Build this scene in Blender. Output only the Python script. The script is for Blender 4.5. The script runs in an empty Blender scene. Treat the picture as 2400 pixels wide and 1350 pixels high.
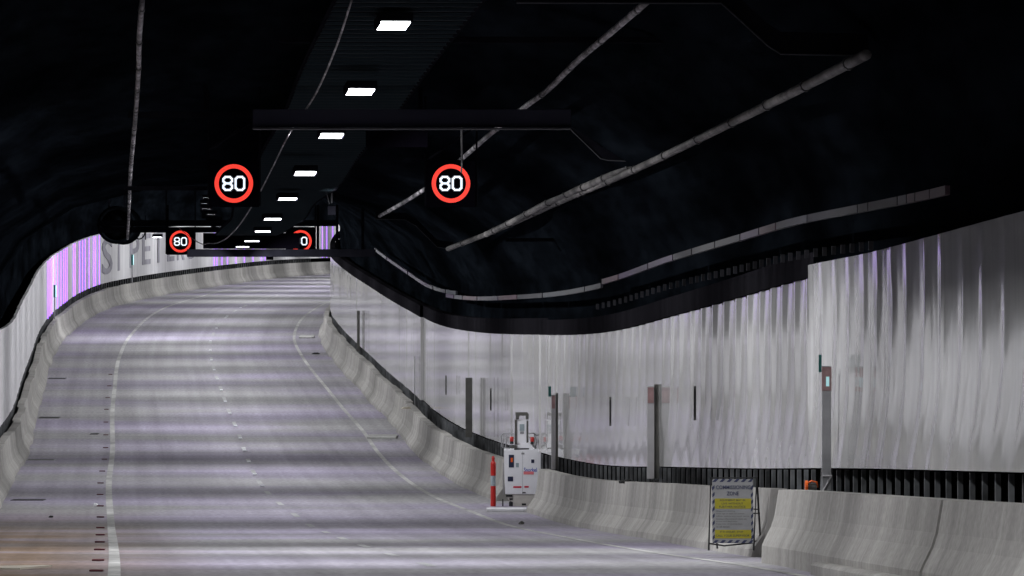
import bpy, bmesh, math, random
import numpy as np
from mathutils import Vector, Matrix
random.seed(7)
S = bpy.context.scene
COL = S.collection
F = 12000.0; CZ = 5.0                       # focal length in photo pixels, camera height
# ---------------- camera
cd = bpy.data.cameras.new("camera"); cam = bpy.data.objects.new("camera", cd); COL.objects.link(cam)
cam.location = (0, 0, CZ); cam.rotation_euler = (math.pi/2, 0, 0)
cd.sensor_width = 36; cd.lens = F/2400*36; cd.clip_start = 1; cd.clip_end = 3000
S.camera = cam
# ---------------- world: dim blue night air at the open tunnel mouth behind the camera
W = bpy.data.worlds.new("World"); S.world = W; W.use_nodes = True
bg = W.node_tree.nodes["Background"]; bg.inputs[0].default_value = (.03, .10, .16, 1); bg.inputs[1].default_value = 0.10
S.view_settings.view_transform = 'Standard'; S.view_settings.look = 'None'
S.view_settings.exposure = 0; S.view_settings.gamma = 1
S.cycles.max_bounces = 5; S.cycles.diffuse_bounces = 3; S.cycles.sample_clamp_indirect = 4
LAMP_W = 230.0                              # power of one ceiling luminaire
LAMP_COL = (.95, .965, 1.0)

# ---------------- helpers
def pchip(pts):
    x = np.array([p[0] for p in pts], float); y = np.array([p[1] for p in pts], float)
    h = np.diff(x); d = np.diff(y)/h; m = np.zeros(len(x))
    m[0] = d[0]; m[-1] = d[-1]
    for i in range(1, len(x)-1):
        m[i] = (d[i-1]*h[i]+d[i]*h[i-1])/(h[i]+h[i-1])
    def f(t):
        if t <= x[0]: return y[0]+m[0]*(t-x[0])
        if t >= x[-1]: return y[-1]+m[-1]*(t-x[-1])
        i = int(np.searchsorted(x, t)-1); i = max(0, min(i, len(h)-1))
        u = (t-x[i])/h[i]
        return ((2*u**3-3*u**2+1)*y[i]+(u**3-2*u**2+u)*h[i]*m[i]+(-2*u**3+3*u**2)*y[i+1]+(u**3-u**2)*h[i]*m[i+1])
    return f
def P(x, y, s):                             # photo pixel at scale s px/m -> world
    return Vector(((x-1200)/s, F/s, CZ-(y-675)/s))
def obj(name, verts, faces, mat, parent=None, uvs=None, smooth=False, matidx=None):
    me = bpy.data.meshes.new(name); me.from_pydata([tuple(v) for v in verts], [], faces)
    for m in (mat if isinstance(mat, (list, tuple)) else [mat]): me.materials.append(m)
    if matidx:
        for p, k in zip(me.polygons, matidx): p.material_index = k
    if uvs:
        l = me.uv_layers.new(name="UVMap")
        for p in me.polygons:
            for li in p.loop_indices: l.data[li].uv = uvs[me.loops[li].vertex_index]
    if smooth:
        for p in me.polygons: p.use_smooth = True
    me.update()
    o = bpy.data.objects.new(name, me); COL.objects.link(o)
    if parent: o.parent = parent
    return o
class MB:
    def __init__(s): s.v = []; s.f = []; s.m = []
    def add(s, vs, fs, k=0):
        n = len(s.v); s.v += [Vector(v) for v in vs]; s.f += [tuple(i+n for i in f) for f in fs]; s.m += [k]*len(fs); return s
    def box(s, x0, x1, y0, y1, z0, z1, k=0, b=0.0, M=None):
        bm = bmesh.new(); bmesh.ops.create_cube(bm, size=1)
        for v in bm.verts: v.co = Vector(((x0+x1)/2+v.co.x*(x1-x0), (y0+y1)/2+v.co.y*(y1-y0), (z0+z1)/2+v.co.z*(z1-z0)))
        if b > 0: bmesh.ops.bevel(bm, geom=bm.edges[:], offset=b, segments=2, affect='EDGES', profile=.6)
        if M: bmesh.ops.transform(bm, matrix=M, verts=bm.verts)
        bm.verts.index_update()
        s.add([v.co.copy() for v in bm.verts], [[v.index for v in f.verts] for f in bm.faces], k); bm.free(); return s
    def tube(s, pts, r, n=8, k=0, caps=True):
        pts = [Vector(p) for p in pts]; rs = r if isinstance(r, (list, tuple)) else [r]*len(pts); vs = []; fs = []
        for i, p in enumerate(pts):
            t = (pts[min(i+1, len(pts)-1)]-pts[max(i-1, 0)]).normalized()
            a = t.cross(Vector((0, 0, 1)))
            if a.length < .05: a = t.cross(Vector((1, 0, 0)))
            a.normalize(); b = t.cross(a)
            for j in range(n):
                q = 2*math.pi*j/n; vs.append(p+a*rs[i]*math.cos(q)+b*rs[i]*math.sin(q))
        for i in range(len(pts)-1):
            for j in range(n):
                fs.append((i*n+j, i*n+(j+1) % n, (i+1)*n+(j+1) % n, (i+1)*n+j))
        if caps: fs.append(tuple(range(n))[::-1]); fs.append(tuple((len(pts)-1)*n+j for j in range(n)))
        return s.add(vs, fs, k)
    def build(s, name, mat, parent=None, smooth=False): return obj(name, s.v, s.f, mat, parent, smooth=smooth, matidx=s.m)
def empty(name, loc=(0, 0, 0)):
    o = bpy.data.objects.new(name, None); COL.objects.link(o); o.location = loc; o.empty_display_size = .2; return o
def tag(o, label=None, cat=None, group=None, kind=None):
    if label: o['label'] = label
    if cat: o['category'] = cat
    if group: o['group'] = group
    if kind: o['kind'] = kind
    return o
# ---------------- materials
MATS = {}
def mat(name, col, rough=.6, metal=0, emit=None, es=0, spec=.5, streak=None, bump=0, noise=None):
    """streak=(su,sv,amount): noise along the UV; noise=(scale3,amount) object-space mottling"""
    m = bpy.data.materials.new(name); m.use_nodes = True; nt = m.node_tree; b = nt.nodes["Principled BSDF"]
    b.inputs['Base Color'].default_value = (*col, 1); b.inputs['Roughness'].default_value = rough
    b.inputs['Metallic'].default_value = metal; b.inputs['Specular IOR Level'].default_value = spec
    if emit: b.inputs['Emission Color'].default_value = (*emit, 1); b.inputs['Emission Strength'].default_value = es
    N = nt.nodes.new; L = nt.links.new
    fac = None
    def layer(coord, sc, amt, prev, detail=4):
        tc = N('ShaderNodeTexCoord'); mp = N('ShaderNodeMapping'); mp.inputs['Scale'].default_value = sc
        L(tc.outputs[coord], mp.inputs[0]); n = N('ShaderNodeTexNoise'); n.inputs['Scale'].default_value = 1
        n.inputs['Detail'].default_value = detail; L(mp.outputs[0], n.inputs[0])
        mr = N('ShaderNodeMapRange'); mr.inputs[1].default_value = .3; mr.inputs[2].default_value = .7
        mr.inputs[3].default_value = 1-amt; mr.inputs[4].default_value = 1+amt; L(n.outputs[0], mr.inputs[0])
        if prev is None: return mr.outputs[0], n
        mu = N('ShaderNodeMath'); mu.operation = 'MULTIPLY'; L(prev, mu.inputs[0]); L(mr.outputs[0], mu.inputs[1]); return mu.outputs[0], n
    nn = None
    for st in (streak or []):
        fac, nn = layer('UV', st[0], st[1], fac)
    for st in (noise or []):
        fac, nn = layer('Object', st[0], st[1], fac)
    if fac is not None:
        v = N('ShaderNodeVectorMath'); v.operation = 'SCALE'; v.inputs[0].default_value = col; L(fac, v.inputs['Scale'])
        L(v.outputs[0], b.inputs['Base Color'])
        if bump:
            bp = N('ShaderNodeBump'); bp.inputs['Strength'].default_value = bump; bp.inputs['Distance'].default_value = .03
            L(nn.outputs[0], bp.inputs['Height']); L(bp.outputs[0], b.inputs['Normal'])
    MATS[name] = m; return m
M_BLACK = mat('black_paint', (.0022, .0028, .0036), .8, spec=0, noise=[((.8, .12, .8), .5)])
M_CEIL = mat('ceiling_paint', (.0036, .0047, .0064), .85, spec=0, noise=[((.5, .08, 1.2), .6), ((3, .6, 3), .4)], bump=.25)
M_BEAM = mat('dark_steel', (.0065, .0065, .009), .6, spec=.0, noise=[((2, 2, 2), .3)])
M_CONC = mat('barrier_concrete', (.33, .318, .298), .85, spec=.25, streak=[((.40, .12, 1), .26), ((1.7, .25, 1), .20), ((6, .8, 1), .10), ((14, 14, 1), .12)])
M_PANEL = mat('wall_panel', (.57, .567, .555), .10, spec=.9, metal=.28, streak=[((1.2, .06, 1), .10), ((5, .12, 1), .07), ((.25, .6, 1), .06)])
M_PANELL = mat('left_wall_panel', (.66, .65, .66), .45, spec=.4, streak=[((1.6, .05, 1), .16), ((6, .1, 1), .10), ((.25, .6, 1), .06)])
M_DPANEL = mat('dark_panel', (.010, .0095, .0115), .7, spec=0, streak=[((1.5, .2, 1), .3)])
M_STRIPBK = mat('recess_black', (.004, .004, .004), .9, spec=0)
M_FACE = mat('beam_face', (.026, .026, .038), .6, spec=0, noise=[((1, 1, 1), .15)])
M_RUNG = mat('tray_rung', (.018, .028, .035), .6, spec=.1)
M_EDGE = mat('lit_edge_grey', (.05, .05, .055), .6, spec=.1)  # lit lower edges put into the colour; also grey for the camera pole
M_BRACK = mat('galvanised_bracket', (.13, .135, .14), .6, spec=.2, noise=[((3, 3, 3), .6)])
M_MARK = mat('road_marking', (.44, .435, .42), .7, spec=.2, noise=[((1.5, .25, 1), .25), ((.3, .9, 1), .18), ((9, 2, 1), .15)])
M_PIPE = mat('pipe_paint', (.115, .108, .104), .6, spec=.2, noise=[((1.2, .5, 1.2), .8), ((6, 2.5, 6), .5)])
M_SPOT = mat('spotted_pipe', (.16, .15, .16), .6, spec=.2, noise=[((3, 1.1, 3), .95), ((8, 3.5, 8), .9)])
M_RING = mat('coupling_black', (.02, .02, .02), .6)
M_HOUS = mat('sign_housing', (.003, .0025, .0045), .6, spec=0)
M_RED = mat('led_red', (.1, .01, .005), .5, emit=(1, .06, .04), es=1.5)
M_WHITELED = mat('led_white', (.1, .1, .1), .5, emit=(.80, .88, 1), es=1.5)
M_PURPLE = mat('led_purple', (.2, .1, .4), .5, emit=(.33, .11, .90), es=2.8)
#M_PURPLE2 = mat('led_purple_dim', (.3, .2, .5), .5, emit=(.40, .16, .8), es=.55)
M_CYAN = mat('cyan_light', (.4, .8, .8), .5, emit=(.55, .95, 1), es=1.6)
M_WINDOW = mat('pale_window', (.3, .5, .5), .5, emit=(.55, .95, 1), es=.45)
M_LENS = mat('luminaire_lens', (.8, .8, .8), .4, emit=(.93, .95, 1), es=14)
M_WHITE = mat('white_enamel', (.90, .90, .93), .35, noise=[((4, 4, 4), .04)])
M_CREAM = mat('cream_enamel', (.60, .57, .52), .5, noise=[((6, 6, 6), .1)])
M_GREY = mat('grey_metal', (.33, .33, .34), .5, metal=.3, noise=[((2, 2, 4), .15)])
M_DGREY = mat('dark_grey_metal', (.09, .088, .08), .6, noise=[((2, 2, 4), .3)])
M_LGREY = mat('light_grey_metal', (.42, .41, .42), .5, noise=[((2, 2, 3), .1)])
M_REDP = mat('red_plastic', (.55, .02, .015), .4)
M_REFL = mat('reflective_band', (.35, .42, .45), .4)
M_ORANGE = mat('orange_plastic', (.85, .13, .01), .4)
M_TEAL = mat('teal_plate', (.0, .10, .09), .5)
M_PINK = mat('faded_red_label', (.33, .20, .20), .5, noise=[((9, 9, 9), .2)])
M_BLK = mat('black_rubber', (.012, .012, .012), .6)
M_NAVY = mat('navy_print', (.015, .02, .06), .5)
M_BLUE = mat('blue_print', (.03, .08, .5), .5)
M_REDPR = mat('red_print', (.65, .02, .06), .5)
M_PINKPR = mat('pink_print', (.85, .22, .24), .5)
M_SIGNW = mat('sign_white', (.22, .22, .22), .5, noise=[((5, 5, 5), .1)])
M_YEL = mat('sign_yellow', (.30, .26, .008), .5, noise=[((8, 8, 8), .12)])
M_PRGREY = mat('grey_print', (.05, .055, .04), .5)
M_TIMBER = mat('pale_board', (.55, .50, .42), .6)
M_DRAIN = mat('drain_iron', (.04, .04, .04), .6)
M_LETTER = mat('wall_lettering', (.30, .29, .33), .6, noise=[((.6, .6, .3), .4)])
def road_mat():
    m = bpy.data.materials.new('road_concrete'); m.use_nodes = True; nt = m.node_tree; N = nt.nodes.new; L = nt.links.new
    b = nt.nodes["Principled BSDF"]; b.inputs['Specular IOR Level'].default_value = .25
    tc = N('ShaderNodeTexCoord')
    def noise(sc, det=4, lo=.3, hi=.7, a=.8, c=1.2):
        mp = N('ShaderNodeMapping'); mp.inputs['Scale'].default_value = sc; L(tc.outputs['UV'], mp.inputs[0])
        n = N('ShaderNodeTexNoise'); n.inputs['Scale'].default_value = 1; n.inputs['Detail'].default_value = det; L(mp.outputs[0], n.inputs[0])
        r = N('ShaderNodeMapRange'); r.inputs[1].default_value = lo; r.inputs[2].default_value = hi; r.inputs[3].default_value = a; r.inputs[4].default_value = c
        L(n.outputs[0], r.inputs[0]); return r.outputs[0], n.outputs[0]
    def mul(a, c):
        u = N('ShaderNodeMath'); u.operation = 'MULTIPLY'; L(a, u.inputs[0]); L(c, u.inputs[1]); return u.outputs[0]
    a1, _ = noise((.04, .42, 1), 4, a=.91, c=1.09); a2, n2 = noise((.10, 1.5, 1), 4, a=.87, c=1.13); a3, n3 = noise((11, 3.5, 1), 4, a=.80, c=1.20)
    a4, _ = noise((2.6, .02, 1), 4, a=.87, c=1.13)          # long wheel and broom marks
    f = mul(mul(a1, a2), mul(a3, a4))
    # tint: violet LED light painted in patches and brown mud on the near left shoulder
    st, _ = noise((.09, .16, 1), 3, .42, .62, 0, 1)
    mix = N('ShaderNodeMix'); mix.data_type = 'RGBA'; mix.inputs[6].default_value = (.30, .292, .298, 1); mix.inputs[7].default_value = (.315, .285, .365, 1); L(st, mix.inputs[0])
    sep = N('ShaderNodeSeparateXYZ'); L(tc.outputs['UV'], sep.inputs[0])
    r1 = N('ShaderNodeMapRange'); r1.inputs[1].default_value = 3.6; r1.inputs[2].default_value = 1.2; L(sep.outputs[0], r1.inputs[0])
    r2 = N('ShaderNodeMapRange'); r2.inputs[1].default_value = 104; r2.inputs[2].default_value = 84; L(sep.outputs[1], r2.inputs[0])
    mn, _ = noise((.3, .35, 1), 5, .25, .55, .1, 1)
    k = mul(mul(r1.outputs[0], r2.outputs[0]), mn)
    mix2 = N('ShaderNodeMix'); mix2.data_type = 'RGBA'; L(k, mix2.inputs[0]); L(mix.outputs[2], mix2.inputs[6]); mix2.inputs[7].default_value = (.235, .165, .115, 1)
    v = N('ShaderNodeVectorMath'); v.operation = 'SCALE'; L(mix2.outputs[2], v.inputs[0]); L(f, v.inputs['Scale']); L(v.outputs[0], b.inputs['Base Color'])
    rr = N('ShaderNodeMapRange'); rr.inputs[3].default_value = .62; rr.inputs[4].default_value = .85; L(n2, rr.inputs[0]); L(rr.outputs[0], b.inputs['Roughness'])
    bp = N('ShaderNodeBump'); bp.inputs['Strength'].default_value = .25; bp.inputs['Distance'].default_value = .02; L(n3, bp.inputs['Height']); L(bp.outputs[0], b.inputs['Normal'])
    return m
M_ROAD = road_mat()

# ---------------- alignment of the tunnel: d = metres from the camera
_z = pchip([(-60, .6), (0, -1.30), (20, -1.92), (44, -2.69), (58, -3.14), (69, -3.53), (79, -3.86), (93, -4.30), (107, -4.47), (121, -4.54), (139, -4.42),
            (150, -4.18), (161, -3.83), (175, -3.36), (197, -2.59), (214, -1.96), (226, -1.40), (240, -.90), (255, -.53), (273, -.18),
            (293, .18), (316, .56), (353, .97), (400, 1.3), (470, 1.5)])
_zg = [_z(d) for d in range(-60, 471)]
def ZR(d):
    i = int(math.floor(d+60)); i = max(0, min(i, len(_zg)-2)); u = d+60-i
    return CZ+_zg[i]*(1-u)+_zg[i+1]*u
XL = pchip([(-60, 2.1), (0, -2.4), (44, -5.7), (56, -6.6), (93, -9.5), (121, -11.75), (139, -13.1), (160, -14.8), (175, -15.95), (197, -17.6),
            (212, -18.45), (222, -18.7), (240, -18.7), (255, -18.15), (273, -17.4), (293, -16.3), (316, -14.9), (353, -12.4), (400, -8.6), (470, -2)])
XR = pchip([(-60, 12.2), (0, 7.5), (44, 4.15), (52, 3.62), (58, 3.3), (62, 3.05), (69, 2.66), (79, 2.0), (87, 1.48), (93, 1.0), (101, .31), (107, -.3), (121, -1.45),
            (139, -2.69), (150, -3.4), (161, -4.3), (175, -5.40), (185, -6.2), (197, -7.1), (214, -8.1), (226, -8.3), (240, -8.1), (273, -6.9), (316, -4.4), (353, -2.0), (400, 1.8), (470, 8.4)])
HTOP = pchip([(-60, 3.25), (45, 3.27), (55, 3.3), (62, 3.4), (80, 3.45), (100, 3.49), (121, 3.5), (150, 3.45), (195, 3.42), (240, 3.45), (470, 3.45)])
def frange(a, b, st):
    n = max(1, int(math.ceil((b-a)/st-1e-9))); return [a+(b-a)*i/n for i in range(n+1)]
def sweep(prof, ds, edge, sign, name, m, parent=None, jit=None, closed=False, smooth=False, zfun=None):
    """loft a cross-section (u away from the road, h) along an edge curve"""
    vs = []; uv = []; n = len(prof); arc = 0; last = None
    L = [0]
    for i in range(1, n): L.append(L[-1]+math.hypot(prof[i][0]-prof[i-1][0], prof[i][1]-prof[i-1][1]))
    for d in ds:
        x = edge(d); z = ZR(d)
        if last: arc += math.hypot(x-last[0], d-last[1])
        last = (x, d); dj = jit(d) if jit else 0
        for (u, h), l in zip(prof, L):
            hh = zfun(d, h) if zfun else h
            vs.append((x+sign*(u+dj), d, z+hh)); uv.append((arc, l))
    fs = []
    for i in range(len(ds)-1):
        for j in range(n-1):
            a, b, c, e = i*n+j, i*n+j+1, (i+1)*n+j+1, (i+1)*n+j
            fs.append((a, b, c, e) if sign > 0 else (a, e, c, b))
        if closed:
            a, b, c, e = i*n+n-1, i*n, (i+1)*n, (i+1)*n+n-1
            fs.append((a, b, c, e) if sign > 0 else (a, e, c, b))
    if closed:
        fs.append(tuple(range(n))[::-1] if sign > 0 else tuple(range(n)))
        k = (len(ds)-1)*n; fs.append(tuple(k+j for j in range(n)) if sign > 0 else tuple(k+j for j in range(n))[::-1])
    return obj(name, vs, fs, m, parent, uvs=uv, smooth=smooth)

# ---------------- setting: road, markings, ceiling
ds = [float(i) for i in range(-60, 471)]
vs = []; uv = []; fs = []; K = 8
for d in ds:
    a = XL(d)-1.3; b = XR(d)+1.6
    for j in range(K+1):
        x = a+(b-a)*j/K; vs.append((x, d, ZR(d))); uv.append((x-XL(d), d))
for i in range(len(ds)-1):
    for j in range(K):
        q = i*(K+1)+j; fs.append((q, q+1, q+K+2, q+K+1))
tag(obj('road', vs, fs, M_ROAD, uvs=uv), kind='structure')
def ribbon(mb, fx, d0, d1, w, dz=.005):
    dd = [d0]+[float(k) for k in range(int(math.floor(d0))+1, int(math.ceil(d1)))]+[d1]
    vv = []; ff = []
    for d in dd:
        x = fx(d); z = ZR(d)+dz; vv += [(x-w/2, d, z), (x+w/2, d, z)]
    for i in range(len(dd)-1): ff.append((2*i, 2*i+1, 2*i+3, 2*i+2))
    mb.add(vv, ff)
LLx = lambda d: XL(d)+pchip_ll(d)
pchip_ll = pchip([(-60, 2.4), (180, 2.4), (214, 2.6), (240, 2.5), (300, 1.4), (470, 1.4)])
RLx = lambda d: XR(d)-pchip_rl(d)
pchip_rl = pchip([(-60, .75), (58, .7), (70, 1.0), (100, 1.1), (130, 1.0), (200, 1.0), (470, 1.0)])
CLx = lambda d: (LLx(d)+RLx(d))/2
mb = MB(); ribbon(mb, LLx, -40, 440, .135); tag(mb.build('edge_line', M_MARK), kind='structure')
mb = MB(); ribbon(mb, RLx, -40, 440, .115); tag(mb.build('edge_line', M_MARK), kind='structure')
mb = MB(); d = 30.
M_MARKF = mat('faded_marking', (.37, .37, .37), .6, noise=[((1.5, .4, 1), .3)])
while d < 380: ribbon(mb, CLx, d, d+2.2, .11); d += 6.8
tag(mb.build('lane_line', M_MARKF), kind='structure')
# ceiling lining
prof_lin = lambda d: [(-.85, 0), (-.95, 2), (-.95, 3.6), (-.9, 4.6), (-.2, 5.7), (1.2, 6.6), (3.2, 7.1)]
vs = []; fs = []; dsl = [float(i) for i in range(-60, 471, 2)]
for d in dsl:
    xl, xr, z = XL(d), XR(d), ZR(d)
    pr = [(xl+u, h) for u, h in prof_lin(d)]+[((xl+xr)/2, 7.3)]+[(xr-u, h) for u, h in reversed(prof_lin(d))]
    n = len(pr)
    vs += [(x, d, z+h) for x, h in pr]
for i in range(len(dsl)-1):
    for j in range(n-1): fs.append((i*n+j, i*n+j+1, (i+1)*n+j+1, (i+1)*n+j))
tag(obj('ceiling', vs, fs, M_CEIL, smooth=True), kind='structure')

# ---------------- concrete barriers
BPROF = [(0, 0), (.015, .09), (.15, .28), (.20, .45), (.24, .85), (.44, .85), (.46, 0)]
_jr = {}
def jit_units(L, amp, seed):
    def f(d):
        k = math.floor(d/L); r = random.Random(k*31+seed).uniform(-amp, amp); u = d/L-k
        r2 = random.Random((k+1)*31+seed).uniform(-amp, amp)
        return r if u < .88 else r+(r2-r)*(u-.88)/.12
    return f
def barrier(name, d0, d1, edge, sign, label, off=0, jit=None, hs=1.0, prof=BPROF):
    e = (lambda d: edge(d)-sign*off) if off else edge
    o = sweep([(u, h*hs) for u, h in prof], frange(d0, d1, .5), e, sign, name, M_CONC, closed=True, jit=jit)
    return tag(o, label, 'barrier')
barrier('concrete_barrier', -40, 440, XL, -1, 'long pale concrete safety barrier along the foot of the left wall', jit=jit_units(4.2, .038, 1))
NPROF = [(0, 0), (.005, .20), (.03, .26), (.11, .42), (.15, .55), (.20, .85), (.44, .85), (.46, 0)]
barrier('concrete_barrier', 46.25, 59.4, XR, 1, 'near concrete barrier block whose curved end face stands just right of the folding notice', off=.32, prof=NPROF)
barrier('concrete_barrier', 5, 46.1, XR, 1, 'nearest concrete barrier block in the lower right corner of the picture', off=.32, prof=NPROF)
barrier('concrete_barrier', 63.3, 101, XR, 1, 'concrete barrier standing behind the folding notice and hiding the foot of the white lift', jit=jit_units(5, .03, 3))
o = sweep([(0, 0), (0, .10), (.03, .13), (.2, .14), (.2, 0)], frange(5, 53.3, .5), lambda d: XR(d)-.44, 1, 'kerb', M_CONC, closed=True); tag(o, 'low rough concrete footing kerb along the foot of the nearest barrier', 'kerb')
barrier('concrete_barrier', 107.5, 149.5, XR, 1, 'concrete barrier running back from the red and white bollard', jit=jit_units(4, .03, 4))
barrier('concrete_barrier', 150, 440, lambda d: XR(d)+.06, 1, 'farthest concrete barrier on the right curving out of sight behind the wall', jit=jit_units(4, .05, 5))
# joints in near barrier
# ---------------- walls
def wall(name, d0, d1, edge, sign, label, step, off=0, top_extra=0, relief=None, studs=None, upper=None, nh=2, panel_mat=None):
    root = empty(name, (edge(d0), d0, ZR(d0))); tag(root, label, 'wall')
    inv = Vector(root.location)
    dsw = frange(d0, d1, step); vs = []; uv = []; fs = []; arc = 0; last = None
    for d in dsw:
        x = edge(d)+sign*(.5+off); z = ZR(d)
        if last: arc += math.hypot(x-last[0], d-last[1])
        last = (x, d); ht = HTOP(d)+top_extra
        for k in range(nh+1):
            h = 1.1+(ht-1.1)*k/nh
            r = relief(d, h) if relief else 0
            vs.append(Vector((x-sign*r, d, z+h))-inv); uv.append((arc, h))
        # backing edges give the sheet its thickness
    n = nh+1
    for i in range(len(dsw)-1):
        for j in range(nh):
            a, b, c, e = i*n+j, i*n+j+1, (i+1)*n+j+1, (i+1)*n+j
            fs.append((a, b, c, e) if sign > 0 else (a, e, c, b))
    # top, bottom and ends turned back 6 cm
    m = len(dsw)
    for j, flip in ((0, False), (nh, True)):
        q = len(vs)
        for i in range(m):
            v = vs[i*n+j].copy(); vs.append(v); uv.append(uv[i*n+j])
            v = v.copy(); v.x += sign*.08; vs.append(v); uv.append(uv[i*n+j])
        for i in range(m-1):
            f = (q+2*i, q+2*i+2, q+2*i+3, q+2*i+1); fs.append(f[::-1] if flip else f)
    k0 = len(vs)
    for j in range(n):
        v = vs[j].copy(); v.x += sign*.08; vs.append(v); uv.append(uv[j])
    for j in range(nh): fs.append((j, k0+j, k0+j+1, j+1))
    obj('cladding', vs, fs, panel_mat or M_PANEL, root, uvs=uv, smooth=bool(relief and nh > 4))
    # dark recess below the cladding with its support brackets
    e2 = lambda d: edge(d)-inv.x
    def rel(vv): return [Vector(v)-inv for v in vv]
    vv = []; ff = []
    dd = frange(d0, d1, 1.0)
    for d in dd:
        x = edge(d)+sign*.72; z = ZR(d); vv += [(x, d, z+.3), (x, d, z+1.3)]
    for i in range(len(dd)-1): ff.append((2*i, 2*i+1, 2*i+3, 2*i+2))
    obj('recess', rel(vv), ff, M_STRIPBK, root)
    mb = MB(); sp = studs or .75; d = d0+.3
    while d < min(d1, 345):
        x = edge(d)+sign*.56; z = ZR(d); w = .10
        mb.box(x-.02, x+.03, d-.04, d+.04, z+.6, z+1.08)
        d += sp
    o = mb.build('support_bracket', M_BRACK, root); o.data.transform(Matrix.Translation(-inv)); o['kind'] = 'stuff'
    if upper:
        vv = []; ff = []; dd = frange(d0, d1, 1.0); uu = []
        for d in dd:
            x = edge(d)+sign*(.5+off-.03); z = ZR(d)+HTOP(d)+top_extra
            vv += [(x, d, z+.004), (x, d, z+upper), (x+sign*.2, d, z+upper)]; uu += [(d, 0), (d, upper), (d, upper+.2)]
        for i in range(len(dd)-1):
            for j in range(2):
                a, b, c, e = 3*i+j, 3*i+j+1, 3*i+4+j, 3*i+3+j; ff.append((a, b, c, e) if sign > 0 else (a, e, c, b))
        obj('dark_upper_panel', rel(vv), ff, M_DPANEL, root, uvs=uu)
    return root
def relief_near(d, h):
    """enamelled sheets, slightly dished between their fixing ribs; the ribs lean near the foot"""
    P_ = 1.25; lean = max(0, (2.1-h))**1.7*.8; u = (d-lean)/P_; k = math.floor(u); t = u-k
    rd = random.Random(k*13+5); a = rd.uniform(.6, 1.4); top = rd.uniform(2.6, 3.4)
    g = (.25+.75*max(0, min(1, (top-h)/.8)))*(.55+.45*min(1, max(0, (h-1.2)/.9)))
    w = a*g*.013*(math.cos(2*math.pi*t)+.35*math.cos(4*math.pi*t))
    return w+.012*math.sin(h*1.9)
def relief_mid(d, h):
    f = max(.3, min(1, (86-d)/11)); lean = max(0, (2.2-h))**1.5*1.2
    u = (d+.4*math.sin(d*.21)-lean)/1.45; k = math.floor(u); t = u-k
    a = random.Random(k*17+2).uniform(.5, 1.4)
    return f*a*.011*(math.cos(2*math.pi*t)+.3*math.cos(4*math.pi*t))*(.5+.5*min(1, max(0, (h-1.2)/.9)))+.010*math.sin(h*1.7+d*.05)
def relief_far(d, h):
    k = math.floor(d/1.2); return random.Random(k*7+3).uniform(0, .022)
wall('tunnel_wall', 20, 61.3, XR, 1, 'nearest ribbed white wall cladding at the right edge, right of the tall grey post', .051, off=-.04, top_extra=.14, relief=relief_near, nh=24)
wall('tunnel_wall', 61.4, 102.5, XR, 1, 'white wall cladding between the thin teal-topped post and the tall grey post', .12, off=.06, relief=relief_mid, upper=.30, nh=18)
wall('tunnel_wall', 102.6, 145.5, XR, 1, 'pale wall cladding behind the white lift, under the lowest sag of the dark ceiling edge', .3, off=.1, relief=relief_far, upper=.34)
wall('tunnel_wall', 145.6, 330, XR, 1, 'farthest white wall cladding on the right, narrowing towards the bend', .4, off=.02, relief=relief_far, upper=.34)
wall('tunnel_wall', 20, 440, XL, -1, 'long white wall cladding on the left with purple light strips and big grey lettering', .4, off=.0, relief=relief_far, studs=1.0, panel_mat=M_PANELL)

# ---------------- finding stations
def solve(fx, px, lo, hi):
    g = lambda d: 1200+F*fx(d)/d-px
    a, b = lo, hi; ga = g(a)
    for _ in range(60):
        m = (a+b)/2; gm = g(m)
        if (ga < 0) == (gm < 0): a, ga = m, gm
        else: b = m
    return (a+b)/2
WLx = lambda d: XL(d)-.5
WRx = lambda d: XR(d)+.5
# ---------------- purple strips on the far left wall
first = None
pxs = [109, 113.6, 118, 125, 132, 139.6, 146, 150, 154, 169.5, 173, 183.7, 190.5, 197, 206, 217, 221, 230, 500, 506, 518, 531, 551, 571, 591, 611, 619, 754, 764, 778]
me_strip = None
for i, px in enumerate(pxs):
    d = solve(WLx, px, 180, 400); x = WLx(d)+.06; z = ZR(d)
    if me_strip is None:
        mb = MB(); mb.box(-.02, .02, -.03, .03, 0, 2.3, b=.008); o = mb.build('light_strip', M_PURPLE); me_strip = o.data
    else: o = bpy.data.objects.new('light_strip', me_strip); COL.objects.link(o)
    o.location = (x, d, z+1.12)
    slope = (WLx(d+1)-WLx(d-1))/2; o.rotation_euler = (0, 0, -math.atan(slope))
    if px > 400: lab = 'upright purple light strip glimpsed past the far gantry on the bending wall'
    else: lab = 'upright glowing purple light strip on the white wall at far left'
    tag(o, lab, 'light strip', 'purple light strips on the bending wall' if px > 400 else 'purple light strips on the far left wall')
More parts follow.
